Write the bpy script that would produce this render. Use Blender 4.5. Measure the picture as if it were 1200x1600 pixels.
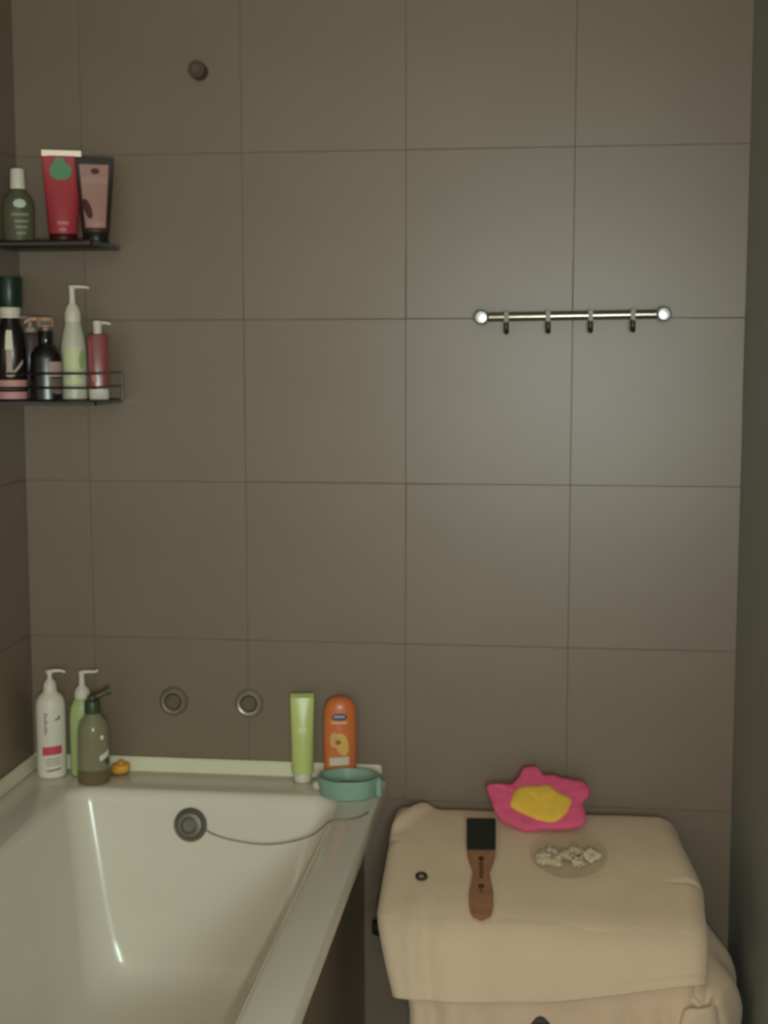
import bpy, bmesh, math, random
from mathutils import Vector, Matrix, noise

random.seed(7)
for o in list(bpy.data.objects):
    bpy.data.objects.remove(o, do_unlink=True)
scene = bpy.context.scene
COL = scene.collection

# ------------------------------------------------------------------ camera
def basis(yaw, pitch, roll):
    f = Vector((-math.sin(yaw)*math.cos(pitch), math.cos(yaw)*math.cos(pitch), math.sin(pitch)))
    r = Vector((math.cos(yaw), math.sin(yaw), 0)); u = r.cross(f)
    c, s = math.cos(roll), math.sin(roll)
    return c*r + s*u, -s*r + c*u, f
cam_d = bpy.data.cameras.new('camera')
cam = bpy.data.objects.new('camera', cam_d); COL.objects.link(cam)
r_, u_, f_ = basis(0.119723, -0.114468, -0.001314)
M = Matrix((r_, u_, -f_)).transposed().to_4x4()
M.translation = Vector((0.2903, -2.7861, 1.4407))
cam.matrix_world = M
cam_d.sensor_fit = 'VERTICAL'; cam_d.sensor_height = 36.0; cam_d.sensor_width = 27.0
cam_d.lens = 36.0*2150/1600
cam_d.clip_start = 0.02
cam_d.dof.use_dof = True                    # the photograph is softly out of focus
cam_d.dof.focus_distance = 1.35
cam_d.dof.aperture_fstop = 10.0
scene.camera = cam

# ------------------------------------------------------------------ light
world = bpy.data.worlds.new('world'); scene.world = world; world.use_nodes = True
bg = world.node_tree.nodes['Background']
bg.inputs[0].default_value = (1.0, 0.80, 0.60, 1); bg.inputs[1].default_value = 0.20
def lamp(name, loc, power, radius, col):
    l = bpy.data.lights.new(name, 'POINT'); l.energy = power; l.shadow_soft_size = radius; l.color = col
    o = bpy.data.objects.new(name, l); o.location = loc; COL.objects.link(o); return o
# the phone's torch, held with the camera in the doorway
lamp('phone_torch', (0.31, -2.78, 1.37), 7.0, 0.014, (0.94, 1.0, 0.93))
# added cool fill behind the camera, not a known lamp; tints the right-hand glow
lamp('cool_fill_light', (0.62, -3.8, 1.33), 21.0, 0.22, (0.76, 1.0, 0.95))
scene.view_settings.view_transform = 'Standard'; scene.view_settings.look = 'None'
scene.view_settings.gamma = 1.0; scene.view_settings.use_curve_mapping = False
scene.view_settings.exposure = 2.20

# ------------------------------------------------------------------ materials
MATS = {}
def srgb(c):
    return tuple(((v/255)/12.92 if v/255 <= .04045 else ((v/255+.055)/1.055)**2.4) for v in c)
def mat(name, col, rough=.5, metal=0., var=.06, vscale=8., bump=0., bscale=60., trans=0., ior=1.45, coat=0., sheen=0., spec=.5, sss=0.):
    if name in MATS: return MATS[name]
    m = bpy.data.materials.new(name); m.use_nodes = True
    nt = m.node_tree; b = nt.nodes['Principled BSDF']
    c = srgb(col)
    tc = nt.nodes.new('ShaderNodeTexCoord')
    nz = nt.nodes.new('ShaderNodeTexNoise'); nz.inputs['Scale'].default_value = vscale; nz.inputs['Detail'].default_value = 5
    nt.links.new(tc.outputs['Object'], nz.inputs['Vector'])
    rp = nt.nodes.new('ShaderNodeValToRGB')
    rp.color_ramp.elements[0].position = .3; rp.color_ramp.elements[1].position = .7
    rp.color_ramp.elements[0].color = tuple(v*(1-var) for v in c)+(1,)
    rp.color_ramp.elements[1].color = tuple(min(1, v*(1+var)) for v in c)+(1,)
    nt.links.new(nz.outputs['Fac'], rp.inputs['Fac']); nt.links.new(rp.outputs['Color'], b.inputs['Base Color'])
    b.inputs['Roughness'].default_value = rough; b.inputs['Metallic'].default_value = metal
    b.inputs['Transmission Weight'].default_value = trans; b.inputs['IOR'].default_value = ior
    b.inputs['Coat Weight'].default_value = coat; b.inputs['Sheen Weight'].default_value = sheen
    b.inputs['Specular IOR Level'].default_value = spec
    b.inputs['Subsurface Weight'].default_value = sss
    if bump:
        n2 = nt.nodes.new('ShaderNodeTexNoise'); n2.inputs['Scale'].default_value = bscale; n2.inputs['Detail'].default_value = 3
        nt.links.new(tc.outputs['Object'], n2.inputs['Vector'])
        bp = nt.nodes.new('ShaderNodeBump'); bp.inputs['Strength'].default_value = bump; bp.inputs['Distance'].default_value = .002
        nt.links.new(n2.outputs['Fac'], bp.inputs['Height']); nt.links.new(bp.outputs['Normal'], b.inputs['Normal'])
    MATS[name] = m
    return m

TILE = mat('tile', (127, 109, 90), rough=.41, var=.05, vscale=5, bump=.05, bscale=9, spec=1.0)
GROUT = mat('grout', (122, 108, 92), rough=.9)
PAINT = mat('ceiling_paint', (214, 208, 196), rough=.9)
ACRYL = mat('white_acrylic', (228, 219, 203), rough=.18, var=.015, spec=.5)
TRIMW = mat('white_sealing_strip', (232, 226, 200), rough=.5, var=.04)
CHROME = mat('chrome', (150, 147, 138), rough=.2, metal=1, var=.02)
CHROMEW = mat('bright_chrome', (214, 222, 226), rough=.3, metal=.75, var=.02)
DULLCHROME = mat('dull_chrome', (150, 142, 128), rough=.3, metal=1, var=.05)
DARKMETAL = mat('dark_wire', (84, 78, 72), rough=.35, metal=.7)
WHITEP = mat('white_plastic', (226, 218, 200), rough=.38, var=.02)
TOWEL = mat('terry_towel', (232, 204, 174), rough=.95, var=.04, vscale=6, bump=.5, bscale=260, sheen=.15, spec=.15)
TOWEL2 = mat('terry_towel_rosy', (232, 200, 172), rough=.95, var=.05, vscale=6, bump=.5, bscale=260, sheen=.15, spec=.15)

# ------------------------------------------------------------------ helpers
def finish(name, bm, m, parent=None, smooth=40, recalc=True):
    if recalc: bmesh.ops.recalc_face_normals(bm, faces=bm.faces[:])
    me = bpy.data.meshes.new(name); bm.to_mesh(me); bm.free()
    if smooth:
        me.polygons.foreach_set('use_smooth', [True]*len(me.polygons))
        me.set_sharp_from_angle(angle=math.radians(smooth))
    for k in (m if isinstance(m, (list, tuple)) else [m]): me.materials.append(k)
    o = bpy.data.objects.new(name, me); COL.objects.link(o)
    if parent: o.parent = parent
    return o
def tag(o, label=None, cat=None, group=None, kind=None):
    if label: o['label'] = label
    if cat: o['category'] = cat
    if group: o['group'] = group
    if kind: o['kind'] = kind
    return o
def thing(name, label, cat, loc=(0, 0, 0), rz=0, group=None):
    o = bpy.data.objects.new(name, None); COL.objects.link(o)
    o.empty_display_size = .05; o.location = loc; o.rotation_euler = (0, 0, math.radians(rz))
    return tag(o, label, cat, group)
def box(bm, x0, x1, y0, y1, z0, z1, bev=0, seg=2):
    r = bmesh.ops.create_cube(bm, size=1)
    vs = r['verts']
    for v in vs:
        v.co = Vector(((x0+x1)/2+v.co.x*(x1-x0), (y0+y1)/2+v.co.y*(y1-y0), (z0+z1)/2+v.co.z*(z1-z0)))
    if bev:
        es = list({e for v in vs for e in v.link_edges})
        bmesh.ops.bevel(bm, geom=es, offset=bev, segments=seg, affect='EDGES')
def catmull(pts, n=8, closed=False):
    P = [Vector(p) for p in pts]; out = []; N = len(P)
    rng = range(N) if closed else range(N-1)
    for i in rng:
        if closed: a, b, c, d = P[i-1], P[i], P[(i+1) % N], P[(i+2) % N]
        else: a, b, c, d = P[max(0, i-1)], P[i], P[i+1], P[min(N-1, i+2)]
        for k in range(n):
            t = k/n
            out.append(.5*((2*b)+(c-a)*t+(2*a-5*b+4*c-d)*t*t+(3*b-a-3*c+d)*t**3))
    if not closed: out.append(P[-1])
    return out
def tube(bm, pts, rad, seg=10, closed=False):
    P = [Vector(p) for p in pts]; N = len(P); rings = []
    rads = rad if isinstance(rad, (list, tuple)) else [rad]*N
    prev = None
    for i, p in enumerate(P):
        if closed: t = P[(i+1) % N]-P[i-1]
        else: t = P[min(N-1, i+1)]-P[max(0, i-1)]
        t.normalize()
        if prev is None:
            n = t.orthogonal().normalized()
        else:
            n = (prev - t*prev.dot(t)).normalized()
        prev = n; b = t.cross(n)
        rings.append([bm.verts.new(p+(n*math.cos(2*math.pi*k/seg)+b*math.sin(2*math.pi*k/seg))*rads[i]) for k in range(seg)])
    for i in range(N if closed else N-1):
        A, B = rings[i], rings[(i+1) % N]
        for k in range(seg): bm.faces.new((A[k], A[(k+1) % seg], B[(k+1) % seg], B[k]))
    if not closed:
        bm.faces.new(rings[0][::-1]); bm.faces.new(rings[-1])
def lathe(bm, prof, seg=32, axis='z', c=(0, 0, 0)):
    C = Vector(c); rings = []
    def P(r, h, a):
        x, y = r*math.cos(a), r*math.sin(a)
        if axis == 'z': return C+Vector((x, y, h))
        if axis == 'y': return C+Vector((x, -h, y))      # h grows towards -Y (out of the back wall)
        return C+Vector((h, x, y))
    for r, h in prof:
        if r < 1e-6: rings.append([bm.verts.new(P(0, h, 0))])
        else: rings.append([bm.verts.new(P(r, h, 2*math.pi*k/seg)) for k in range(seg)])
    for A, B in zip(rings, rings[1:]):
        for k in range(seg):
            k2 = (k+1) % seg
            if len(A) == 1 and len(B) == 1: break
            if len(A) == 1: bm.faces.new((A[0], B[k], B[k2]))
            elif len(B) == 1: bm.faces.new((A[k], A[k2], B[0]))
            else: bm.faces.new((A[k], A[k2], B[k2], B[k]))
class Loft:
    """stack of super-ellipse sections (z, rx, ry, n); angle 0 looks along -Y"""
    def __init__(s, secs): s.s = [tuple(q)+(2.,)*(4-len(q)) for q in secs]
    def sec(s, z):
        S = s.s
        for a, b in zip(S, S[1:]):
            if a[0] <= z <= b[0] and b[0] > a[0]:
                t = (z-a[0])/(b[0]-a[0]); return tuple(a[i]+(b[i]-a[i])*t for i in (1, 2, 3))
        return S[-1][1:] if z > S[-1][0] else S[0][1:]
    def pt(s, q, z, a, off=0):
        rx, ry, n = q; sa, ca = math.sin(a), math.cos(a)
        x = (rx+off)*math.copysign(abs(sa)**(2/n), sa); y = -(ry+off)*math.copysign(abs(ca)**(2/n), ca)
        return Vector((x, y, z))
    def build(s, name, m, parent, seg=40, smooth=50):
        bm = bmesh.new(); rings = []
        for z, rx, ry, n in s.s:
            rings.append([bm.verts.new(s.pt((rx, ry, n), z, 2*math.pi*k/seg)) for k in range(seg)])
        for A, B in zip(rings, rings[1:]):
            for k in range(seg): bm.faces.new((A[k], A[(k+1) % seg], B[(k+1) % seg], B[k]))
        bm.faces.new(rings[0]); bm.faces.new(rings[-1])
        s.body = finish(name, bm, m, parent, smooth); return s.body
    def patch(s, name, m, parent, z0, z1, a0, a1, off=.0006, na=12, nz=8, skew=0., shape=None):
        """a printed label lying on the surface; shape(u,v)->bool keeps cells"""
        bm = bmesh.new(); LAY = []
        for o_ in (off, off-.0005):
            A = []
            for j in range(nz+1):
                row = []
                for i in range(na+1):
                    a = math.radians(a0+(a1-a0)*i/na); z = z0+(z1-z0)*j/nz+skew*(i/na-.5)
                    if shape == 'oval':                       # map the square grid to a disc
                        u, v = i/na*2-1, j/nz*2-1
                        uu = u*math.sqrt(1-v*v/2); vv = v*math.sqrt(1-u*u/2)
                        a = math.radians((a0+a1)/2+(a1-a0)/2*uu); z = (z0+z1)/2+(z1-z0)/2*vv+skew*uu/2
                    row.append(bm.verts.new(s.pt(s.sec(z), z, a, o_)))
                A.append(row)
            LAY.append(A)
            for j in range(nz):
                for i in range(na): bm.faces.new((A[j][i], A[j][i+1], A[j+1][i+1], A[j+1][i]))
        A, B = LAY
        rim = [(0, i) for i in range(na)]+[(j, na) for j in range(nz)]+[(nz, i) for i in range(na, 0, -1)]+[(j, 0) for j in range(nz, 0, -1)]
        for (j, i), (j2, i2) in zip(rim, rim[1:]+rim[:1]): bm.faces.new((A[j][i], A[j2][i2], B[j2][i2], B[j][i]))
        return finish(name, bm, m, getattr(s, 'body', parent), 60)
def pump(parent, z, m, r=.013, collar=.022, stem=.02, nozzle=.045, ndir=0, droop=.004, head=.008, neck_m=None, cone=True):
    """dispenser: ribbed collar > stem > head with spout pointing along ndir degrees (0 = +X)"""
    bm = bmesh.new()
    if cone: lathe(bm, [(0, z), (r, z), (r*1.0, z+collar*.45), (r*.86, z+collar*.7), (r*.45, z+collar), (0, z+collar)], 28)
    else: lathe(bm, [(0, z), (r, z), (r, z+collar*.9), (r*.92, z+collar), (0, z+collar)], 28)
    finish('pump_collar', bm, neck_m or m, parent)
    bm = bmesh.new(); z1 = z+collar-.001
    lathe(bm, [(0, z1), (r*.40, z1), (r*.34, z1+stem), (0, z1+stem)], 20)
    z2 = z1+stem-.001
    lathe(bm, [(0, z2), (head*.9, z2), (head, z2+.003), (head*.9, z2+.007), (0, z2+.008)], 24)
    hd = finish('pump_head', bm, m, parent); bm = bmesh.new()
    d = Vector((math.cos(math.radians(ndir)), math.sin(math.radians(ndir)), 0))
    pts = [Vector((0, 0, z2+.004)) - d*head*.4, Vector((0, 0, z2+.005))+d*nozzle*.4, Vector((0, 0, z2+.004))+d*nozzle*.8, Vector((0, 0, z2+.004-droop))+d*nozzle]
    tube(bm, catmull(pts, 5), [.0045-.0022*i/15 for i in range(16)], 10)
    finish('spout', bm, m, hd)

# ------------------------------------------------------------------ room shell
XL, XR, T, Z0 = -.8075, .6691, 1/3, 1.17703
YF, ZC = -3.3, Z0+4*T
def shell(name, b, m):
    bm = bmesh.new(); box(bm, *b); return tag(finish(name, bm, m, None, 0), None, None, None, 'structure')
TH = .008                                            # tile thickness
wall_back = shell('wall_back', (XL-.1, XR+.1, .0013, .1, -.1, ZC+.1), GROUT)
wall_left = shell('wall_left', (XL-.1, XL-.0013, YF, .0012, -.1, ZC+.1), GROUT)
wall_right = shell('wall_right', (XR, XR+.1, YF, .0012, -.1, ZC+.1), mat('grey_wall_paint', (150, 156, 152), rough=.45, var=.03, vscale=3, bump=.05, bscale=40))
shell('floor', (XL-.1, XR+.1, YF, .1, -.1, 0), mat('floor_tile', (120, 108, 94), rough=.4, bump=.1, bscale=20))
shell('ceiling', (XL-.1, XR+.1, YF, .1, ZC, ZC+.1), PAINT)
tile_mesh = {}
def tile(w, h):
    k = (round(w, 4), round(h, 4))
    if k not in tile_mesh:
        bm = bmesh.new(); g = .0009
        box(bm, -w/2+g, w/2-g, 0, TH, -h/2+g, h/2-g, .0008, 2)
        bmesh.ops.recalc_face_normals(bm, faces=bm.faces[:])
        me = bpy.data.meshes.new('tile'); bm.to_mesh(me); bm.free(); me.materials.append(TILE); tile_mesh[k] = me
    return tile_mesh[k]
rows = []
z = Z0-4*T
while z < ZC-.01:
    rows.append((max(z, 0), min(z+T, ZC))); z += T
def put_tile(parent, w, h, loc, rz):
    o = bpy.data.objects.new('tile', tile_mesh.get((round(w, 4), round(h, 4))) or tile(w, h)); COL.objects.link(o)
    o.parent = parent; o.location = loc
    o.rotation_euler = (random.uniform(-.0022, .0022), random.uniform(-.0012, .0012)*0, rz+random.uniform(-.0022, .0022))
xs = [XL, -2*T, -T, 0, T, XR]
for (a, b) in rows:
    for x0, x1 in zip(xs, xs[1:]):
        put_tile(wall_back, x1-x0, b-a, ((x0+x1)/2, random.uniform(0, .0005), (a+b)/2), 0)
    for k in range(6):
        yc = -(k+.5)*T
        put_tile(wall_left, T, b-a, (XL, yc, (a+b)/2), math.radians(90))

# ------------------------------------------------------------------ bathtub
RZ = .555
def rrect(x0, x1, y0, y1, r, z, n=10):
    pts = []
    for cx, cy, a0 in ((x1-r, y1-r, 0), (x0+r, y1-r, 90), (x0+r, y0+r, 180), (x1-r, y0+r, 270)):
        for k in range(n+1):
            a = math.radians(a0+90*k/n); pts.append(Vector((cx+r*math.cos(a), cy+r*math.sin(a), z)))
    return pts
tub = thing('bathtub', 'white acrylic bathtub built into the tiled corner beside the towels', 'bathtub', (0, 0, 0))
OX0, OX1, OY0, OY1 = XL+.0015, -.040, -1.70, -.0015
IX0, IX1, IY0, IY1 = -.680, -.117, -1.57, -.132
loops = [rrect(OX0+.03, OX1-.03, OY0+.03, OY1-.03, .012, .520),
         rrect(OX0, OX1, OY0, OY1, .012, .520), rrect(OX0, OX1, OY0, OY1, .012, .547),
         rrect(OX0+.002, OX1-.002, OY0+.002, OY1-.002, .012, .5525), rrect(OX0+.007, OX1-.007, OY0+.007, OY1-.007, .012, RZ)]
def inner(d, z, r): return rrect(IX0+d, IX1-d, IY0+d, IY1-d, r, z)
loops += [inner(-.010, RZ, .055), inner(-.004, .5535, .055), inner(.001, .549, .055), inner(.005, .540, .055), inner(.009, .52, .055)]
def lerp(t):
    return (IX0+.009+(.055)*t, IX1-.009-.065*t, IY0+.01+.13*t, IY1-.009-.06*t)
for t, zz, r in ((.3, .43, .06), (.6, .335, .065), (.82, .265, .075), (.95, .225, .085)):
    loops.append(rrect(*lerp(t), r, zz))
a = lerp(1.0)
for d, zz, r in ((.006, .200, .09), (.02, .180, .09), (.04, .167, .09), (.07, .160, .09), (.12, .157, .09)):
    loops.append(rrect(a[0]+d, a[1]-d, a[2]+d, a[3]-d, r, zz))
bm = bmesh.new(); R = [[bm.verts.new(p) for p in L] for L in loops]
for A, B in zip(R, R[1:]):
    n = len(A)
    for k in range(n): bm.faces.new((A[k], A[(k+1) % n], B[(k+1) % n], B[k]))
bm.faces.new(R[-1])
finish('basin', bm, ACRYL, tub, 60, recalc=True)
APRON = mat('brown_bath_panel', (150, 130, 110), rough=.42, var=.05)
bm = bmesh.new(); box(bm, -.105, -.087, -1.655, -.001, .001, .522, .002); finish('side_panel', bm, APRON, tub)
bm = bmesh.new(); box(bm, XL+.002, -.106, -1.655, -1.637, .001, .522, .002); finish('end_panel', bm, APRON, tub)
# overflow fitting on the sloping head wall
ov = bmesh.new()
lathe(ov, [(0, .0), (.0335, .0), (.0345, .003), (.033, .008), (.0285, .0115), (.0265, .0105), (.0255, .0085), (.0245, .0105), (.012, .0125), (0, .0128)], 40, 'y')
tilt = math.atan2(.018, .09)
def seat(o): o.location = (-.4235, -.1475, .491); o.rotation_euler = (math.radians(-11), 0, 0)
overflow = finish('overflow_cover', ov, mat('overflow_chrome', (126, 120, 108), rough=.42, metal=.45, var=.1), tub); seat(overflow)
bm = bmesh.new(); lathe(bm, [(0, .0125), (.0165, .0125), (.0165, .0155), (.0145, .0165), (.0135, .0150), (0, .0150)], 32, 'y')
finish('overflow_knob', bm, mat('overflow_knob', (120, 114, 102), rough=.45, metal=.9), overflow)
bm = bmesh.new()
cp = [(-.392, -.158, .4865), (-.372, -.168, .480), (-.336, -.172, .4715), (-.284, -.172, .4650), (-.245, -.174, .4672), (-.206, -.182, .4775), (-.167, -.205, .4985), (-.140, -.235, .525), (-.123, -.262, .5475), (-.108, -.272, .5572), (-.085, -.268, .5568), (-.062, -.248, .5566), (-.050, -.22, .5566)]
tube(bm, catmull(cp, 6), .0014, 8)
tag(finish('plug_cord', bm, mat('cord_grey', (140, 132, 116), rough=.5, metal=.3), tub))

def strip(name, b):
    bm = bmesh.new(); box(bm, *b, .003, 2); return tag(finish(name, bm, TRIMW), None, None, None, 'structure')
strip('trim_1', (XL+.001, -.050, -.012, -.0005, RZ-.0005, RZ+.031))
strip('trim_2', (XL+.0005, XL+.012, -1.69, -.0125, RZ-.0005, RZ+.031))

# ------------------------------------------------------------------ wall fittings
def ring_fit(x, z, label, m):
    t = thing('pipe_outlet', label, 'pipe outlet', (x, 0, z), 0, 'capped mixer outlets above the bath')
    bm = bmesh.new()
    lathe(bm, [(.0165, .001), (.0300, .001), (.0305, .004), (.0285, .009), (.0235, .013), (.0195, .012), (.0175, .008), (.0165, .001)], 40, 'y')
    finish('escutcheon', bm, m, t)
    bm = bmesh.new()
    lathe(bm, [(0, .0008), (.0160, .0008), (.0160, .007), (.0145, .0085), (0, .0085)], 32, 'y')
    finish('plug', bm, mat('outlet_plug', (112, 100, 84), rough=.45, metal=.3), t)
ring_fit(-.4948, .7086, 'dull round pipe outlet ring on the wall nearer the pump bottles', mat('satin_escutcheon', (136, 124, 106), rough=.4, metal=.15))
ring_fit(-.3312, .7092, 'brighter round pipe outlet ring on the wall nearer the lime tube', mat('bright_escutcheon', (170, 160, 142), rough=.28, metal=.45))
t = thing('pipe_stub', 'short dark capped pipe stub high on the wall above the bath', 'pipe', (-.4165, 0, 2.004))
bm = bmesh.new(); lathe(bm, [(0, .0008), (.0170, .0008), (.0170, .030), (.0155, .033), (0, .033)], 32, 'y')
finish('pipe', bm, mat('stub_brown', (92, 74, 60), rough=.6), t)
bm = bmesh.new(); lathe(bm, [(0, .0328), (.0115, .0328), (.0115, .036), (.010, .0375), (0, .0375)], 6, 'y')
finish('cap_nut', bm, mat('stub_nut', (92, 80, 70), rough=.5), t)

# hook rail
rail = thing('hook_rail', 'chrome hook rail with four hooks fixed to the tiled wall', 'hook rail', (.331, 0, 1.5140))
rail.rotation_euler = (0, -math.radians(.75), 0)
L2 = .1765
bm = bmesh.new(); lathe(bm, [(0, -L2+.004), (.0088, -L2+.004), (.0088, L2-.004), (0, L2-.004)], 28, 'x', (0, -.045, 0))
finish('bar', bm, CHROME, rail)
for s in (-1, 1):
    bm = bmesh.new()
    lathe(bm, [(0, .0005), (.0150, .0005), (.0150, .004), (.0095, .007), (.0090, .034), (.0135, .036), (.0150, .048), (.0145, .058), (.0110, .0640), (0, .0660)], 32, 'y', (s*L2, 0, 0))
    finish('end_post', bm, CHROMEW, rail)
for x in (.2034, .2849, .3671, .4487):
    lx = x-.331
    bm = bmesh.new()
    box(bm, lx-.0045, lx+.0045, -.0565, -.0345, -.0108, .0108, .002)
    lathe(bm, [(0, 0), (.0045, .0005), (.0052, .003), (.0050, .020), (.0036, .024), (0, .0242)], 16, 'z', (lx, -.047, -.0335))
    tube(bm, catmull([(lx, -.047, -.026), (lx, -.056, -.031), (lx, -.0635, -.0265)], 5), .0040, 10)
    finish('hook', bm, mat('hook_steel', (88, 84, 77), rough=.4, metal=.9), rail)

# ------------------------------------------------------------------ corner shelves
def shelf(z, label, rails, top_rail):
    t = thing('wire_shelf', label, 'shelf', (0, 0, z))
    x0, x1, y0, y1 = XL+.004, -.590, -.178, -.008
    bm = bmesh.new()
    box(bm, x0, x1, y0, y0+.004, -.0035, .0035, .001); box(bm, x0, x1, y1-.004, y1, -.0035, .0035, .001)
    box(bm, x0, x0+.004, y0, y1, -.0035, .0035, .001); box(bm, x1-.004, x1, y0, y1, -.0035, .0035, .001)
    finish('tray_frame', bm, DARKMETAL, t)
    n = 9
    for i in range(n):
        y = y0+.014+(y1-y0-.028)*i/(n-1)
        bm = bmesh.new(); tube(bm, [(x0+.002, y, .0035), (x1-.002, y, .0035)], .0022, 8); finish('tray_wire', bm, DARKMETAL, t)
    for h in rails:
        bm = bmesh.new(); rr = .018
        pts = [(x0+.001, y0, h), (x1-rr, y0, h)]+[(x1-rr+rr*math.sin(q), y0+rr-rr*math.cos(q), h) for q in [math.pi/2*i/6 for i in range(1, 7)]]+[(x1, y1, h)]
        tube(bm, pts, .0021, 8); finish('guard_rail', bm, mat('rail_wire', (96, 92, 86), rough=.2, metal=1), t)
    hm = max(rails)
    for (x, y) in ((x0+.004, y0+.002), (x1, y1-.002)):
        bm = bmesh.new(); tube(bm, [(x, y, 0), (x, y, hm)], .0022, 8); finish('rail_post', bm, DARKMETAL, t)
    return t
ZU, ZL = 1.6545, 1.3440
shelf(ZU, 'dark wire corner shelf holding two cosmetic tubes and a clear bottle', [.004], .03)
shelf(ZL, 'dark wire corner shelf with double guard rail holding pump bottles', [.031, .059], .059)
TU, TL = ZU+.0059, ZL+.0059

# --- upper shelf
def cosmetic_tube(name, label, loc, rz, w, h, cap, m, capm, crimp_m, wt=None):
    t = thing(name, label, 'tube', loc, rz); wt = wt or w*1.12
    bm = bmesh.new(); lathe(bm, [(0, 0), (w*.40, 0), (w*.42, .002), (w*.42, cap-.002), (w*.40, cap), (0, cap)], 32); finish('cap', bm, capm, t)
    secs = []
    for i in range(13):
        k = i/12; zz = cap+.001+(h-.012-cap)*k; e = k*k*(3-2*k)
        secs.append((zz, w*.44+(wt/2-w*.44)*k, w*.36*(1-e)+.0022*e, 2.0+.6*k))
    lf = Loft(secs); lf.build('tube_body', m, t)
    bm = bmesh.new(); box(bm, -wt/2, wt/2, -.0018, .0018, h-.0125, h, .0005, 1); finish('crimped_end', bm, crimp_m, t)
    return t, lf
tr, lf = cosmetic_tube('cosmetic_tube', 'red cosmetic tube with green leaf print standing on the wire shelf', (-.682, -.078, TU), 19, .066, .184, .018,
    mat('tube_red', (178, 62, 70), rough=.35), mat('cap_maroon', (70, 22, 26), rough=.4), mat('crimp_silver', (220, 210, 196), rough=.22, metal=.7), .078)
G = mat('leaf_print', (100, 152, 112), rough=.5)
lf.patch('leaf_print', G, tr, .125, .160, -34, 26, shape='oval'); lf.patch('leaf_print', G, tr, .150, .170, -16, 6, .0008, shape='oval')
P1 = mat('print_pale_pink', (206, 120, 122), rough=.5)
lf.patch('printed_line', P1, tr, .036, .043, -20, 20); lf.patch('printed_line', P1, tr, .024, .029, -14, 12)
tb, lf = cosmetic_tube('cosmetic_tube', 'dark brown cosmetic tube with dusty pink label on the wire shelf', (-.6165, -.072, TU), 20, .062, .170, .020,
    mat('tube_brown', (62, 42, 38), rough=.5), mat('cap_black', (34, 30, 30), rough=.35), mat('crimp_brown', (52, 38, 34), rough=.6), .076)
PK = mat('label_dusty_pink', (176, 134, 124), rough=.5)
lf.patch('label', PK, tb, .030, .155, -46, 40, .0008)
lf.patch('printed_band', mat('label_pink_light', (188, 142, 132), rough=.5), tb, .118, .130, -44, 38, .0012)
lf.patch('printed_dot', mat('print_maroon', (84, 40, 40), rough=.5), tb, .136, .148, -8, 10, .0012, shape='oval')
lf.patch('printed_leaf', mat('print_maroon', (84, 40, 40)), tb, .050, .085, -46, -10, .0012, skew=-.02, shape='oval')
lf.patch('printed_band', mat('label_pink_light', (188, 142, 132)), tb, .032, .042, -36, 34, .0012)

t = thing('toiletry_bottle', 'clear green tinted bottle with white cap on the wire shelf', 'bottle', (-.758, -.120, TU), 20)
GL = mat('green_tinted_glass', (122, 120, 94), rough=.15, trans=.45, ior=1.35, var=.03)
lf = Loft([(0, .026, .020), (.002, .030, .024, 2.4), (.06, .031, .025, 2.4), (.078, .030, .024, 2.3), (.092, .024, .020), (.100, .015, .015), (.108, .013, .013)]); lf.build('bottle_body', GL, t)
bm = bmesh.new(); lathe(bm, [(0, .104), (.0145, .104), (.0148, .107), (.0135, .141), (.0125, .143), (0, .143)], 28); finish('cap', bm, WHITEP, t)
lf.patch('printed_emblem', mat('print_pale_mint', (196, 214, 196), rough=.5), t, .066, .083, -14, 26, shape='oval')
for z0_, a0, a1 in ((.050, -20, 34), (.037, -10, 34), (.026, -8, 30), (.014, -4, 22)):
    lf.patch('printed_line', mat('print_grey_green', (128, 132, 108), rough=.5), t, z0_, z0_+.006, a0, a1)
bm = bmesh.new()

# --- lower shelf
t = thing('toiletry_bottle', 'black bottle with tall green cap, white collar and pink bands on wire shelf', 'bottle', (-.7745, -.140, TL), 20)
BK = mat('bottle_black', (26, 22, 22), rough=.25)
lf = Loft([(0, .027, .022, 2.3), (.002, .0295, .024, 2.4), (.10, .0295, .024, 2.4), (.128, .028, .023, 2.2), (.148, .021, .019), (.158, .017, .017), (.164, .017, .017)]); lf.build('bottle_body', BK, t)
bm = bmesh.new(); lathe(bm, [(0, .162), (.020, .162), (.0205, .1645), (.0205, .166), (.019, .1675), (.0205, .169), (.0208, .181), (.020, .183), (0, .183)], 32); finish('collar', bm, WHITEP, t)
bm = bmesh.new(); lathe(bm, [(0, .183), (.0240, .183), (.0252, .186), (.0265, .238), (.0255, .2415), (0, .2425)], 32); finish('cap', bm, mat('cap_dark_green', (26, 48, 34), rough=.35), t)
PKB = mat('band_pink', (206, 146, 142), rough=.5)
lf.patch('pink_band', PKB, t, .003, .017, -80, 80, .0006, 24); lf.patch('pink_band', PKB, t, .022, .040, -80, 80, .0006, 24)
lf.patch('printed_label', mat('print_cream', (230, 224, 202), rough=.5), t, .100, .138, -16, 6, .0008)
lf.patch('printed_stem', mat('print_beige_pink', (188, 158, 144), rough=.5), t, .052, .100, -13, 3, .0008)
lf.patch('printed_leaf', mat('print_beige_pink', (188, 158, 144)), t, .060, .068, 0, 44, .0008, skew=.026)
lf.patch('printed_leaf', mat('print_beige_pink', (188, 158, 144)), t, .046, .060, -18, 12, .0010, shape='oval')

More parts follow.
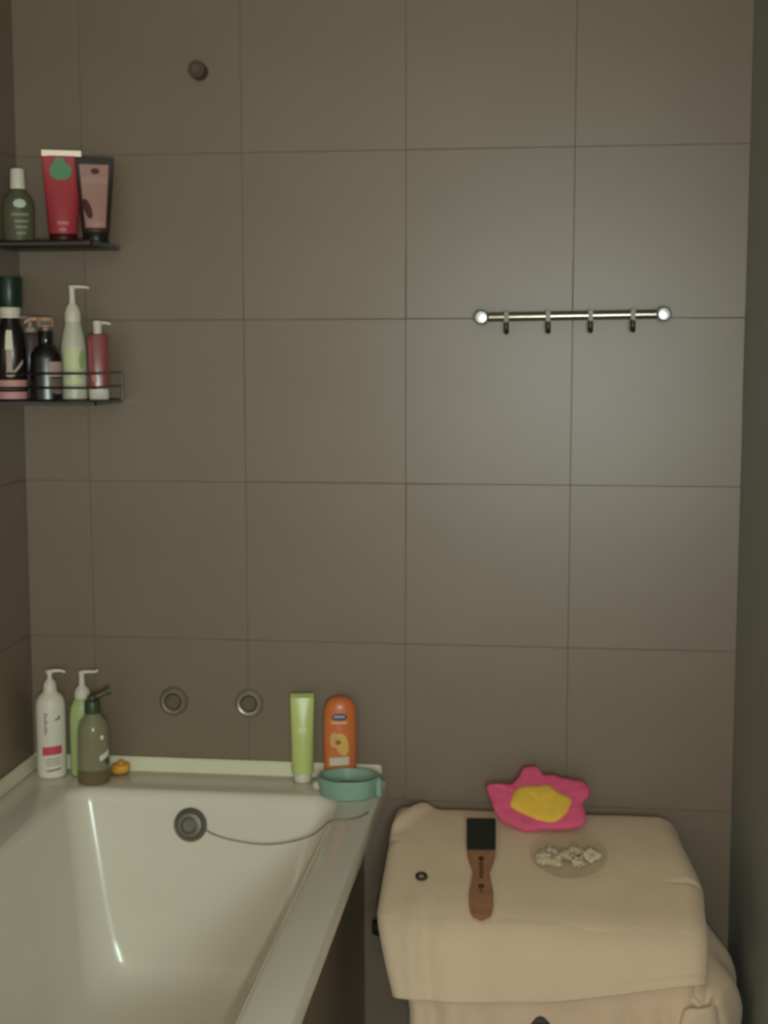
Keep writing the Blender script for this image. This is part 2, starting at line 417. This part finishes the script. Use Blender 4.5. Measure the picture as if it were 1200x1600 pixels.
t = thing('pump_bottle', 'smoky pink translucent pump bottle behind the black bottles on shelf', 'bottle', (-.7735, -.038, TL), 20)
lf = Loft([(0, .024, .020, 2.4), (.002, .026, .022, 2.6), (.12, .026, .022, 2.6), (.132, .018, .017), (.136, .012, .012)]); lf.build('bottle_body', mat('smoky_pink', (112, 92, 88), rough=.2, trans=.3), t)
pump(t, .135, mat('pump_pale', (190, 178, 162), rough=.4), .012, .014, .014, .036, 160)

t = thing('pump_bottle', 'black pump bottle with rosy pump head and pink label on shelf', 'bottle', (-.7105, -.118, TL), 20)
lf = Loft([(0, .028, .022, 2.4), (.002, .0315, .025, 2.5), (.082, .0315, .025, 2.5), (.092, .030, .024, 2.3), (.102, .022, .019), (.108, .014, .014), (.114, .013, .013)]); lf.build('bottle_body', BK, t)
bm = bmesh.new(); lathe(bm, [(0, .112), (.0145, .112), (.0148, .114), (.0148, .134), (.0135, .137), (0, .137)], 28); finish('pump_collar', bm, mat('collar_black_gloss', (30, 27, 30), rough=.12), t)
bm = bmesh.new()
RO = mat('pump_rosy', (196, 150, 128), rough=.4)
lathe(bm, [(0, .137), (.0060, .137), (.0060, .143), (.0165, .145), (.0172, .150), (.0172, .160), (.0155, .1635), (0, .1640)], 28)
tube(bm, catmull([(0, 0, .158), (-.020, 0, .1605), (-.034, 0, .158), (-.040, 0, .152)], 5), [.0052-.002*i/15 for i in range(16)], 10)
finish('pump_head', bm, RO, t)
bm = bmesh.new(); box(bm, -.010, .012, -.0185, -.0165, .1475, .1565, .0008); finish('pump_recess', bm, mat('recess_brown', (90, 66, 58)), t)
lf.patch('label', mat('label_mauve', (178, 150, 146), rough=.5), t, .046, .076, 6, 62, .0008)
lf.patch('label', mat('label_mauve_dark', (112, 92, 90), rough=.5), t, .014, .043, 6, 62, .0008)
lf.patch('printed_line', mat('print_pale_mauve', (128, 112, 116), rough=.5), t, .012, .020, 24, 58, .0012)

t = thing('pump_bottle', 'tall white tapered pump bottle with green leaf print on wire shelf', 'bottle', (-.6685, -.076, TL), 20)
WB = mat('bottle_warm_white', (206, 202, 182), rough=.35)
lf = Loft([(0, .023, .020, 2.3), (.002, .0262, .023, 2.3), (.075, .0262, .023, 2.3), (.105, .0255, .0225, 2.2), (.130, .0215, .0195), (.148, .0170, .0165), (.156, .0155, .0155)]); lf.build('bottle_body', WB, t)
pump(t, .155, WHITEP, .0165, .038, .030, .034, 0, .002, .0075)
lf.patch('printed_wash', mat('print_pale_lime', (212, 218, 164), rough=.45), t, .052, .108, -40, 34, shape='oval')
lf.patch('leaf_print', mat('print_leaf_green', (158, 182, 120), rough=.45), t, .062, .098, 18, 52, .0008, skew=.008, shape='oval')
lf.patch('printed_line', mat('print_pale_lime', (212, 218, 164)), t, .030, .042, -36, 34, .0006)

t = thing('pump_bottle', 'small red translucent pump bottle with white base on wire shelf', 'bottle', (-.6172, -.076, TL), 20)
lf = Loft([(.021, .0215, .0185, 3.2), (.124, .0215, .0185, 3.2), (.129, .0195, .017, 3.), (.132, .010, .010)])
lf.build('bottle_body', mat('red_translucent', (158, 82, 82), rough=.25, trans=.15), t)
Loft([(0, .0185, .016, 3.), (.002, .0200, .0175, 3.), (.0208, .0205, .018, 3.)]).build('base_cap', WHITEP, t)
bm = bmesh.new(); lathe(bm, [(0, .131), (.0085, .131), (.0085, .147), (.0095, .149), (.0095, .156), (.0075, .158), (0, .158)], 24)
tube(bm, catmull([(0, 0, .1535), (.014, 0, .1535), (.026, 0, .1515)], 5), [.0042-.0016*i/10 for i in range(11)], 10)
finish('pump_head', bm, WHITEP, t)
lf.patch('printed_line', mat('print_pale_red', (206, 128, 122)), t, .036, .048, -28, -4, .0006, skew=-.008)
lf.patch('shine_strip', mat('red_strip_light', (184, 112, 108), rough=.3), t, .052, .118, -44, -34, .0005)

# ------------------------------------------------------------------ bath ledge
ZR = RZ+.0006
GREY = mat('print_grey', (142, 134, 120), rough=.5)
t = thing('pump_bottle', 'white pump bottle with red band standing in the bath corner', 'bottle', (-.7445, -.062, ZR), 18)
WP2 = mat('bottle_milk_white', (232, 224, 206), rough=.4)
lf = Loft([(0, .026, .024), (.002, .029, .0265), (.006, .0308, .028), (.150, .0308, .028), (.164, .029, .0268), (.174, .0235, .022), (.180, .016, .016), (.186, .0135, .0135)]); lf.build('bottle_body', WP2, t)
pump(t, .185, WHITEP, .0138, .024, .0135, .032, 0, .004, .0085)
lf.patch('red_band', mat('print_red', (214, 78, 92), rough=.45), t, .052, .070, -34, 44, .0006, 16, skew=.003)
for k in range(9):                                   # vertical grey lettering, too soft to read
    lf.patch('lettering', GREY, t, .096+.0052*k, .0992+.0052*k, -24, -24+8+3*((k*7) % 3), .0006, 3, 2)
lf.patch('lettering', GREY, t, .126, .130, 18, 40, .0006, 6, 2, skew=.002); lf.patch('lettering', GREY, t, .131, .134, 28, 40, .0006, 6, 2)
lf.patch('lettering', mat('print_dark_grey', (104, 98, 88)), t, .018, .021, -18, 36, .0006, 10, 2, skew=.004)
for k in range(3): lf.patch('lettering', mat('print_faint_grey', (176, 166, 150)), t, .030+.006*k, .0325+.006*k, -20, 34, .0006, 10, 2, skew=.002)

t = thing('pump_bottle', 'pale green pump bottle standing behind the olive bottle on bath ledge', 'bottle', (-.6815, -.043, ZR), 20)
PG = mat('pale_green_plastic', (178, 194, 132), rough=.4)
lf = Loft([(0, .024, .020, 2.3), (.003, .0275, .023, 2.4), (.120, .0275, .023, 2.4), (.145, .0255, .022, 2.2), (.160, .0190, .018), (.168, .0130, .013)]); lf.build('bottle_body', PG, t)
pump(t, .166, WHITEP, .0162, .026, .0255, .034, 0, -.003, .0065)

t = thing('pump_bottle', 'olive clear bottle with dark green pump at front of bath ledge', 'bottle', (-.6415, -.096, ZR), 18)
OL = mat('olive_clear', (166, 160, 128), rough=.16, trans=.35, ior=1.35)
lf = Loft([(.032, .0335, .0305), (.095, .0325, .0295), (.115, .0315, .0285), (.130, .0270, .0245), (.140, .0180, .018), (.148, .0155, .0155)])
lf.build('bottle_body', OL, t)
Loft([(0, .026, .024), (.003, .0325, .0295), (.010, .0342, .031), (.0318, .0336, .0306)]).build('liquid_base', mat('olive_brown_liquid', (132, 112, 76), rough=.2, trans=.25), t)
DG = mat('pump_dark_green', (58, 82, 46), rough=.4)
bm = bmesh.new(); lathe(bm, [(0, .148), (.0165, .148), (.0168, .150), (.0160, .172), (.0150, .174), (0, .174)], 28); finish('pump_collar', bm, DG, t)
bm = bmesh.new(); lathe(bm, [(0, .173), (.0055, .173), (.0055, .1765), (.0110, .1785), (.0105, .1835), (0, .185)], 24)
tube(bm, catmull([(0, 0, .180), (.014, .002, .183), (.026, .004, .189), (.036, .005, .193)], 5), [.007, .007]+[.0066]*10+[.0082]*4, 10)
finish('pump_head', bm, mat('pump_olive_dark', (84, 80, 56), rough=.4), t)
WL = mat('print_cream_white', (232, 226, 206), rough=.5)
lf.patch('label', WL, t, .056, .068, 22, 66, .0006, 12, 3, skew=.010)
lf.patch('printed_dot', WL, t, .096, .106, 26, 42, .0006, shape='oval'); lf.patch('printed_dot', mat('print_dim_cream', (150, 144, 120)), t, .082, .090, 34, 48, .0006, shape='oval')
lf.patch('printed_leaf', mat('print_dark_leaf', (62, 72, 34)), t, .042, .056, 46, 66, .0006, shape='oval')

# little yellow bath toy against the wall strip
t = thing('bath_toy', 'small orange yellow bath toy beside the olive bottle on ledge', 'bath toy', (-.6035, -.036, ZR), 15)
YD = mat('toy_yellow', (226, 164, 50), rough=.45)
bm = bmesh.new(); bmesh.ops.create_uvsphere(bm, u_segments=28, v_segments=16, radius=1)
for v in bm.verts:
    x, y, zz = v.co
    sx = math.copysign(abs(x)**.7, x); sz = math.copysign(abs(zz)**.7, zz)
    v.co = Vector((sx*.0205, y*.016, .0125+sz*.0122+.004*max(0, sx-.2)))
finish('toy_body', bm, YD, t, 80)
bm = bmesh.new(); bmesh.ops.create_uvsphere(bm, u_segments=20, v_segments=12, radius=.0085, matrix=Matrix.Translation((.001, 0, .0225))); finish('toy_knob', bm, mat('toy_orange', (224, 150, 66), rough=.45), t, 80)
t = thing('cosmetic_tube', 'lime green tube standing on its white cap on bath ledge', 'tube', (-.2125, -.034, ZR), 10)
bm = bmesh.new(); lathe(bm, [(0, 0), (.0185, 0), (.0195, .0015), (.0195, .0165), (.0185, .018), (0, .018)], 32); finish('cap', bm, WHITEP, t)
secs = []
for i in range(13):
    k = i/12; e = k*k
    secs.append((.0185+.158*k, .0232+.0015*k, .0225*(1-e)+.0024*e, 2+.5*k))
lf = Loft(secs); LIME = mat('lime_plastic', (206, 216, 134), rough=.3); lf.build('tube_body', LIME, t)
bm = bmesh.new(); box(bm, -.0246, .0246, -.002, .002, .1762, .186, .0006, 1); finish('crimped_end', bm, mat('lime_crimp', (170, 180, 104), rough=.35), t)
lf.patch('printed_emblem', mat('print_pale_green', (224, 230, 180), rough=.4), t, .104, .118, -22, 16, shape='oval')

t = thing('shower_gel_bottle', 'orange shower gel bottle with blue oval logo behind the green dish', 'bottle', (-.1325, -.038, ZR), 10)
OR = mat('gel_orange', (224, 122, 66), rough=.3)
lf = Loft([(.020, .0305, .0185, 2.3), (.026, .0335, .0200, 2.3), (.090, .0342, .0205, 2.3), (.135, .0340, .0200, 2.3), (.160, .0318, .0190, 2.2), (.172, .0270, .0165, 2.1), (.179, .0190, .012, 2), (.1825, .0080, .005, 2)]); lf.build('bottle_body', OR, t)
Loft([(0, .0265, .0165, 2.4), (.002, .0285, .018, 2.4), (.0198, .0295, .0182, 2.4)]).build('cap', mat('gel_cap', (92, 74, 54), rough=.4), t)
lf.patch('logo', mat('logo_navy', (44, 56, 92), rough=.4), t, .137, .151, -27, 22, .0007, 16, 10, shape='oval')
lf.patch('logo_lettering', mat('logo_pale', (176, 190, 196), rough=.4), t, .1425, .1468, -20, 14, .0012, 8, 3)
lf.patch('printed_line', mat('print_peach', (236, 186, 146), rough=.45), t, .1295, .1345, -30, 20, .0007, 10, 2)
lf.patch('label_picture', mat('print_light_orange', (222, 126, 72), rough=.45), t, .060, .112, -40, 24, .0006)
lf.patch('picture_fruit', mat('print_golden', (234, 190, 98), rough=.45), t, .064, .108, -14, 26, .0010, skew=-.014, shape='oval')
lf.patch('picture_fruit', mat('print_cream_peach', (228, 176, 124), rough=.45), t, .080, .112, -34, -4, .0010, skew=.004, shape='oval')
lf.patch('picture_pip', mat('print_brown_gold', (164, 112, 44)), t, .086, .096, -14, 2, .0014, shape='oval')
lf.patch('white_label', mat('print_off_white', (222, 214, 196), rough=.45), t, .042, .059, -38, 28, .0008, skew=.003)

# green faceted soap dish on the rim corner
t = thing('soap_dish', 'teal green open dish sitting on the bath rim corner', 'dish', (-.1035, -.112, ZR), 4)
TG = mat('teal_plastic', (142, 174, 154), rough=.45, var=.04)
bm = bmesh.new()
def oval(rx, ry, z, n=28):
    out = []
    for k in range(n):
        a = 2*math.pi*k/n; f = 1+.028*math.cos(7*a+.6)
        out.append(bm.verts.new((rx*f*math.cos(a), ry*f*math.sin(a), z)))
    return out
rg = [oval(.050, .042, 0), oval(.057, .047, .001), oval(.0635, .0525, .0365), oval(.0630, .0520, .0390), oval(.0585, .0475, .0390), oval(.0575, .0465, .0365), oval(.051, .041, .016), oval(.040, .030, .0140), oval(.020, .014, .0095)]
for A, B in zip(rg, rg[1:]):
    for k in range(len(A)): bm.faces.new((A[k], A[(k+1) % len(A)], B[(k+1) % len(A)], B[k]))
bm.faces.new(rg[0]); bm.faces.new(rg[-1])
finish('dish_body', bm, TG, t, 28)
bm = bmesh.new()
tube(bm, [Vector((.034*math.cos(2*math.pi*k/32), .024*math.sin(2*math.pi*k/32), .0165)) for k in range(32)], .0035, 10, True)
finish('drain_ring', bm, mat('teal_inner', (112, 126, 104), rough=.4), t)
bm = bmesh.new(); box(bm, .0560, .0665, -.022, .018, .001, .040, .003); finish('handle_lug', bm, TG, t)
# white scrap of soap beside the dish
bm = bmesh.new(); bmesh.ops.create_icosphere(bm, subdivisions=3, radius=1)
for v in bm.verts:
    n_ = noise.noise(v.co*1.5)*.2
    v.co = Vector((v.co.x*.0085*(1+n_), v.co.y*.012*(1+n_), .0088+max(-.0085, v.co.z*.009*(1+n_))))
o = finish('soap_piece', bm, mat('soap_white', (226, 218, 196), rough=.4), None, 60); o.location = (-.1735, -.0905, ZR); o.rotation_euler = (0, 0, .5)
tag(o, 'small white soap sliver touching the teal dish on bath ledge', 'soap')

# ------------------------------------------------------------------ laundry basket under the towels
bk = thing('laundry_basket', 'dark laundry basket hidden beneath the draped beige towels', 'basket', (.285, -.235, 0))
BASK = mat('basket_plastic', (92, 82, 68), rough=.6)
bm = bmesh.new()
def ring2(hx, hy, z, r=.06):
    return [bm.verts.new(p) for p in rrect(-hx, hx, -hy, hy, r, z, 6)]
L = [ring2(.180, .125, .001), ring2(.188, .133, .02), ring2(.205, .150, .350), ring2(.199, .144, .350), ring2(.182, .127, .03)]
for A, B in zip(L, L[1:]):
    for k in range(len(A)): bm.faces.new((A[k], A[(k+1) % len(A)], B[(k+1) % len(A)], B[k]))
bm.faces.new(L[0]); bm.faces.new(L[-1])
finish('basket_body', bm, BASK, bk)
bm = bmesh.new(); tube(bm, rrect(-.207, .207, -.152, .152, .06, .350, 6), .006, 8, True); finish('basket_rim', bm, BASK, bk)
for i in range(7):
    zz = .05+.045*i
    bm = bmesh.new(); hx = .1885+.017*(zz-.02)/.36; hy = .1335+.017*(zz-.02)/.36
    tube(bm, rrect(-hx, hx, -hy, hy, .06, zz, 6), .004, 6, True); finish('basket_band', bm, BASK, bk)
bm = bmesh.new()
lathe(bm, [(0, -.203), (.013, -.203), (.013, -.285), (.016, -.290), (.0165, -.315), (.013, -.322), (0, -.322)], 24, 'x', (0, -.02, .352-.012))
finish('side_knob', bm, mat('knob_black', (30, 27, 25), rough=.6), bk)

# ------------------------------------------------------------------ towels
def drape(name, label, path, x0, x1, ovl, ovr, m, seed, thick=.011, nv=110, nu=110, RL=.03, RR=.03, taperL=.05, taperR=.015, wr=.004, hem=None, extra=None, ztap=.43):
    P = catmull([Vector((0, a, b)) for a, b in path], 10)
    d = [0]
    for a, b in zip(P, P[1:]): d.append(d[-1]+(b-a).length)
    tot = d[-1]
    def at(s):
        s = max(0, min(tot, s))
        for i in range(len(P)-1):
            if s <= d[i+1] or i == len(P)-2:
                q = (s-d[i])/max(1e-9, d[i+1]-d[i]); return P[i].lerp(P[i+1], q), (P[i+1]-P[i]).normalized()
    bm = bmesh.new(); G = []
    for j in range(nv+1):
        row = []
        vv = j/nv
        for i in range(nu+1):
            s = tot*vv
            if hem and vv > .75: s = tot*.75 + (tot*.25+hem(i/nu))*(vv-.75)/.25
            p, tg = at(s)
            if s > tot: p = p+tg*(s-tot)
            inn = Vector((0, tg.z, -tg.y)); inn = -inn if (inn.z > .2 or inn.y < -.5) else inn   # into the pile
            oL = ovl(vv) if callable(ovl) else ovl; oR = ovr(vv) if callable(ovr) else ovr
            k = max(0, min(1, (ztap-p.z)/.16)) if p.y < -.2 else 0
            a, b = x0+taperL*k, (x1(vv) if callable(x1) else x1)-taperR*k
            u = i/nu; tl = -oL+(b-a+oL+oR)*u          # arc coordinate across, 0 at a
            x, drop = a+tl, 0
            for side, over, R in ((-1, -tl+RL*.6, RL), (1, tl-(b-a)+RR*.6, RR)):
                if over > 0:
                    edge = a+R*.6 if side < 0 else b-R*.6
                    ang = min(over/R, math.pi/2*.94)
                    x = edge+side*R*math.sin(ang); drop = R*(1-math.cos(ang))
                    rest = over-R*ang
                    if rest > 0: x += side*rest*math.cos(ang); drop += rest*math.sin(ang)
            q = Vector((x, p.y, p.z))+inn*drop
            w = noise.noise(Vector((x*7+seed, p.y*7, p.z*9)))*wr*1.2+noise.noise(Vector((x*19, p.y*15+seed, p.z*12)))*wr*.5
            if p.z > .42: w *= .45                     # lies flat on top, looser where it hangs
            q -= inn*w
            if extra: q = extra(q, u, vv, inn)
            row.append(bm.verts.new(q))
        G.append(row)
    for j in range(nv):
        for i in range(nu): bm.faces.new((G[j][i], G[j][i+1], G[j+1][i+1], G[j+1][i]))
    o = finish(name, bm, m, None, 180, recalc=False)
    md = o.modifiers.new('thick', 'SOLIDIFY'); md.thickness = thick; md.offset = 0
    md = o.modifiers.new('sub', 'SUBSURF'); md.levels = 1; md.render_levels = 1
    return o
PATH = [(-.028, .40), (-.034, .486), (-.07, .506), (-.2, .486), (-.33, .449), (-.408, .415), (-.451, .358), (-.466, .315)]
def smooth(a, b, t): t = max(0, min(1, (t-a)/(b-a))); return t*t*(3-2*t)
def ex_up(q, u, v, inn):
    # folded ridge running diagonally from the back edge to the left side
    dx = (q.x-.030)+(q.y+.07)*-.55
    if q.z > .40: q = q-inn*(.013*math.exp(-(dx/.016)**2)*smooth(-.27, -.10, q.y))
    # soft hanging folds along the left front edge and a hem welt
    if q.y < -.36:
        k = smooth(.46, .38, q.z)
        q = q-inn*k*(.006*math.exp(-((q.x-.050-.10*(.44-q.z))/.013)**2)-.005*math.exp(-((q.x-.075-.14*(.44-q.z))/.014)**2)+.003*math.exp(-((q.x-.105-.2*(.44-q.z))/.016)**2))
    if v > .965: q = q-inn*.0025
    return q
up = drape('towel', '', PATH, -.004, lambda v: .538+.030*smooth(.22, .62, v), lambda v: .012+.050*smooth(.44, .40, v)*smooth(.05, .2, v),
           lambda v: .018+.085*smooth(.18, .34, v)*smooth(.585, .565, v), TOWEL, 1.3, hem=lambda u: .012-.050*smooth(.45, 1, u)+.004*math.sin(u*9), extra=ex_up, RL=.014, RR=.040, wr=.0055)
tag(up, 'beige towel spread on top of the pile under the wooden brush', 'towel')
def ex_low(q, u, v, inn):
    if q.z < .32: q = q-inn*(.007*math.sin(u*34+3*math.sin(u*7))*smooth(.32, .26, q.z))
    return q
low = drape('towel', '', [(-.050, .40), (-.056, .455), (-.084, .480), (-.2, .460), (-.33, .422), (-.388, .392), (-.424, .345), (-.438, .30), (-.444, .265), (-.446, .238)], .030, .540, .01, .01, TOWEL2, 7.7, wr=.003,
            hem=lambda u: .020-.054*math.exp(-((u-.46)/.06)**2)-.022*math.exp(-((u-.66)/.10)**2)-.012*math.exp(-((u-.30)/.07)**2), extra=ex_low, taperL=.032, taperR=-.012)
tag(low, 'rosy beige towel hanging in folds below the top towel hem', 'towel')
def ztop(y):
    pts = PATH
    for (a, b), (c, e) in zip(pts, pts[1:]):
        if c <= y <= a: return b+(e-b)*(y-a)/(c-a) if a != c else b
    return pts[-1][1]
# third towel hanging bunched down the right side of the pile
prof = [(.548, .405), (.560, .398), (.574, .382), (.592, .360), (.613, .335), (.634, .305), (.646, .270), (.645, .235), (.636, .200), (.622, .165), (.612, .13)]
PP = catmull([Vector((a, 0, b)) for a, b in prof], 6)
bm = bmesh.new(); G = []
for i, q in enumerate(PP):
    row = []; k = i/(len(PP)-1)
    for j in range(41):
        v = j/40; y = -.12-.305*v-.02*k*v
        bul = math.sin(math.pi*min(1, max(0, v)))**.5
        x = q.x-(1-bul)*.05*smooth(.15, .6, k)+.006*math.sin(v*16+k*4)*smooth(.2, .5, k)*bul
        zz = q.z-(1-bul)*.01+(ztop(y)-.470)*smooth(.5, .2, k)+noise.noise(Vector((q.x*14, y*14, q.z*14)))*.004
        row.append(bm.verts.new((min(x, .655), y, zz)))
    G.append(row)
# front edge turned in, so the bundle reads as a rounded fold
for row, q, i in zip(G, PP, range(len(PP))):
    k = i/(len(PP)-1)
    last = row[-1].co
    for m_ in range(1, 9):
        a = math.pi*.5*m_/8
        row.append(bm.verts.new((last.x-.055*smooth(.2, .6, k)*(1-math.cos(a))-.02*math.sin(a)*0, last.y-.022*math.sin(a)*smooth(.1, .5, k)-.0005*m_, last.z)))
    l2 = row[-1].co
    row.append(bm.verts.new((l2.x-.012, l2.y+.004, l2.z)))
for A, B in zip(G, G[1:]):
    for j in range(len(A)-1): bm.faces.new((A[j], A[j+1], B[j+1], B[j]))
sd = finish('towel', bm, TOWEL, None, 180)
md = sd.modifiers.new('thick', 'SOLIDIFY'); md.thickness = .010; md.offset = 0
md = sd.modifiers.new('sub', 'SUBSURF'); md.levels = 1; md.render_levels = 1
tag(sd, 'beige towel bunched and hanging down next to the plain grey wall', 'towel')

# ------------------------------------------------------------------ things on the towels
# wooden foot file
A = Vector((.1655, -.1352, .5019)); B = Vector((.1798, -.4129, .4161))
ln = (A-B).length
br = thing('wooden_foot_file', 'wooden handled foot file with black pad lying on beige towel', 'foot file')
xax = None
yd = (A-B).normalized(); zd = Vector((1, 0, 0)).cross(yd).normalized(); xd = yd.cross(zd)
Mx = Matrix((xd, yd, zd)).transposed().to_4x4(); Mx.translation = B+zd*.0145
br.matrix_world = Mx
outl = [(0, .0), (.006, .013), (.020, .0195), (.045, .0222), (.075, .0215), (.100, .0182), (.120, .0160), (.135, .0165), (.155, .0205), (.175, .0255), (.192, .0275), (.215, .0282), (.270, .0288), (.283, .0283), (.2855, .0255)]
WOOD = mat('brush_wood', (164, 116, 86), rough=.5, var=.14, vscale=30)
def slab(name, pts, z0, z1, m, parent, bev=.003, inset=0):
    bm = bmesh.new()
    pts = [(w, y) for y, w in pts]
    right = [(w-inset, y) for w, y in pts if w-inset > 0]; left = [(-w, y) for w, y in right[::-1]]
    poly = ([(0, pts[0][1]+inset)] if pts[0][0] == 0 else [])+right+left
    vs = [bm.verts.new((x, y, z0)) for x, y in poly]; f = bm.faces.new(vs)
    r = bmesh.ops.extrude_face_region(bm, geom=[f])
    for v in r['geom']:
        if isinstance(v, bmesh.types.BMVert): v.co.z = z1
    if bev:
        es = [e for e in bm.edges if abs(e.verts[0].co.z-e.verts[1].co.z) < 1e-6]
        bmesh.ops.bevel(bm, geom=es, offset=bev, segments=3, affect='EDGES')
    return finish(name, bm, m, parent, 50)
slab('handle', catmull([Vector((a, b, 0)) for a, b in outl], 4) and [(q.x, max(q.y, 0)) for q in catmull([Vector((a, b, 0)) for a, b in outl], 4)], 0, .012, WOOD, br)
slab('abrasive_pad', [(.188, .0255), (.192, .0272), (.24, .0282), (.282, .0288), (.2845, .0275)], .0122, .0165, mat('abrasive_black', (40, 44, 38), rough=.85, bump=.6, bscale=400), br, .001)
BRN = mat('engraved_brown', (92, 54, 30), rough=.6)
marks = [(.163, .006, .004), (.168, .003, .003), (.158, .003, .003)]+[(.108+.0062*k, (.0040, .0030, .0045, .0035)[k % 4], .0022) for k in range(8)]+[(.083, .0055, .0055), (.072, .0025, .0018), (.066, .002, .0018)]
for yy, w, h in marks:
    bm = bmesh.new(); box(bm, -w, w, yy-h, yy+h, .0119, .0124, .0002, 1); finish('engraved_mark', bm, BRN, br)

# hair tie ring
bm = bmesh.new(); tube(bm, [(.0088*math.cos(2*math.pi*k/32), .0088*math.sin(2*math.pi*k/32), 0) for k in range(32)], .0030, 10, True)
o = finish('hair_tie', bm, mat('dark_elastic', (62, 50, 42), rough=.6), None, 80)
o.location = (.0625, -.3129, .4598+.0085); o.rotation_euler = (math.radians(15.5), 0, 0)
tag(o, 'tiny dark ring hair tie lying on the beige towel', 'hair tie')

# pink flower sponge leaning on the wall
fl = thing('flower_sponge', 'pink flower shaped bath sponge with yellow centre leaning on wall', 'sponge')
U = Vector((0, .095, .078)).normalized(); N = Vector((1, 0, 0)).cross(U)
Mf = Matrix((Vector((1, 0, 0)), U, N)).transposed().to_4x4(); Mf.translation = Vector((.282, -.137, .5245))
fl.matrix_world = Mf
FO = [(-.0209, .1237), (-.0068, .1226), (.0047, .1048), (.027, .1041), (.041, .0998), (.066, .0943), (.0882, .0887), (.0991, .0745), (.0933, .0533), (.0837, .0433), (.0889, .0182), (.0874, -.0037), (.0657, -.0156), (.0359, -.02), (.0062, -.0214), (-.0263, -.0269), (-.0482, -.0192), (-.0759, -.0064), (-.0903, .0134), (-.0997, .0417), (-.1091, .0689), (-.1011, .0774), (-.0647, .0789), (-.0456, .0961), (-.0377, .118)]
FC = [(-.0366, .0703), (-.006, .0729), (.0161, .0752), (.0384, .059), (.0604, .0471), (.0549, .0199), (.0359, -.0029), (.0169, -.0091), (-.0049, -.0048), (-.0269, .0052), (-.0519, .0183), (-.0605, .0306), (-.0529, .0567)]
def puffy(name, outline, cx, cy, prof, m, parent, z=0, back=True, wob=0):
    ol = catmull([Vector((a, b, 0)) for a, b in outline], 4, True); n = len(ol); bm = bmesh.new(); rings = []
    for s, h in prof:
        rings.append([bm.verts.new((cx+(p.x-cx)*s, cy+(p.y-cy)*s, z+h+wob*noise.noise(Vector((p.x*60*s, p.y*60*s, 3))))) for p in ol])
    for A_, B_ in zip(rings, rings[1:]):
        for k in range(n): bm.faces.new((A_[k], A_[(k+1) % n], B_[(k+1) % n], B_[k]))
    bm.faces.new(rings[0]); bm.faces.new(rings[-1])
    return finish(name, bm, m, parent, 80)
PINK = mat('sponge_pink', (238, 98, 138), rough=.8, var=.08, vscale=25, bump=.3, bscale=150)
puffy('petals', FO, 0, .04, [(.2, -.007), (.9, -.007), (.97, -.005), (1, 0), (.985, .005), (.94, .008), (.8, .009), (.5, .008), (.2, .008)], PINK, fl, 0, True, .003)
puffy('flower_centre', FC, 0, .033, [(.3, .006), (1.0, .007), (1.0, .0095), (.95, .0125), (.8, .015), (.5, .0165), (.2, .016)], mat('sponge_yellow', (254, 202, 78), rough=.8, var=.07, vscale=30, bump=.3, bscale=150), fl, 0, True, .004)

# clear shallow dish with pale crumpled pieces
DC = Vector((.336, -.243, 0)); ang = -math.atan2(.037, .13)
zc = ztop(DC.y)+.0105
dish = thing('clear_dish', 'clear shallow plastic dish sunk in the towel below pink flower', 'dish', (DC.x, DC.y, zc))
dish.rotation_euler = (math.radians(15.5), 0, 0)
CLEAR = mat('clear_plastic', (214, 206, 186), rough=.15, var=.01)
nt = CLEAR.node_tree; mx = nt.nodes.new('ShaderNodeMixShader'); tr_ = nt.nodes.new('ShaderNodeBsdfTransparent')
tr_.inputs[0].default_value = (.95, .95, .93, 1); mx.inputs[0].default_value = .055
nt.links.new(tr_.outputs[0], mx.inputs[1]); nt.links.new(nt.nodes['Principled BSDF'].outputs[0], mx.inputs[2])
nt.links.new(mx.outputs[0], nt.nodes['Material Output'].inputs[0])
bm = bmesh.new(); lathe(bm, [(0, 0), (.046, 0), (.060, .004), (.071, .014), (.0735, .0155), (.0725, .0165), (.0695, .0155), (.059, .0058), (.045, .0018), (0, .0018)], 48)
finish('dish_body', bm, CLEAR, dish)
Mr = Matrix.Rotation(math.radians(15.5), 4, 'X')
CR = mat('crumpled_cream', (206, 192, 160), rough=.7, var=.08)
for i, (px, py, s) in enumerate([(-.043, -.008, 1.35), (-.024, -.016, 1.2), (-.006, .004, 1.15), (.013, .019, 1.05), (.018, -.014, 1.05), (.041, .010, 1.4), (-.030, .014, 1.05)]):
    bm = bmesh.new(); bmesh.ops.create_icosphere(bm, subdivisions=3, radius=1)
    for v in bm.verts:
        n_ = noise.noise(v.co*2.2+Vector((i*5.1, 0, 0)))*.75+noise.noise(v.co*5+Vector((0, i*3.3, 0)))*.3
        c_ = v.co*(1+n_)
        v.co = Vector((c_.x*.0115*s, c_.y*.0105*s, max(-.006, c_.z*.0085*s)))
    o = finish('crumpled_piece', bm, CR, None, 50)
    o.location = Vector((DC.x, DC.y, zc))+(Mr @ Vector((px, py, .0085))); o.rotation_euler = (math.radians(15.5), 0, i*1.3)
    tag(o, 'pale cream crumpled piece lying in the clear dish', 'ornament', 'cream pieces in the clear dish')
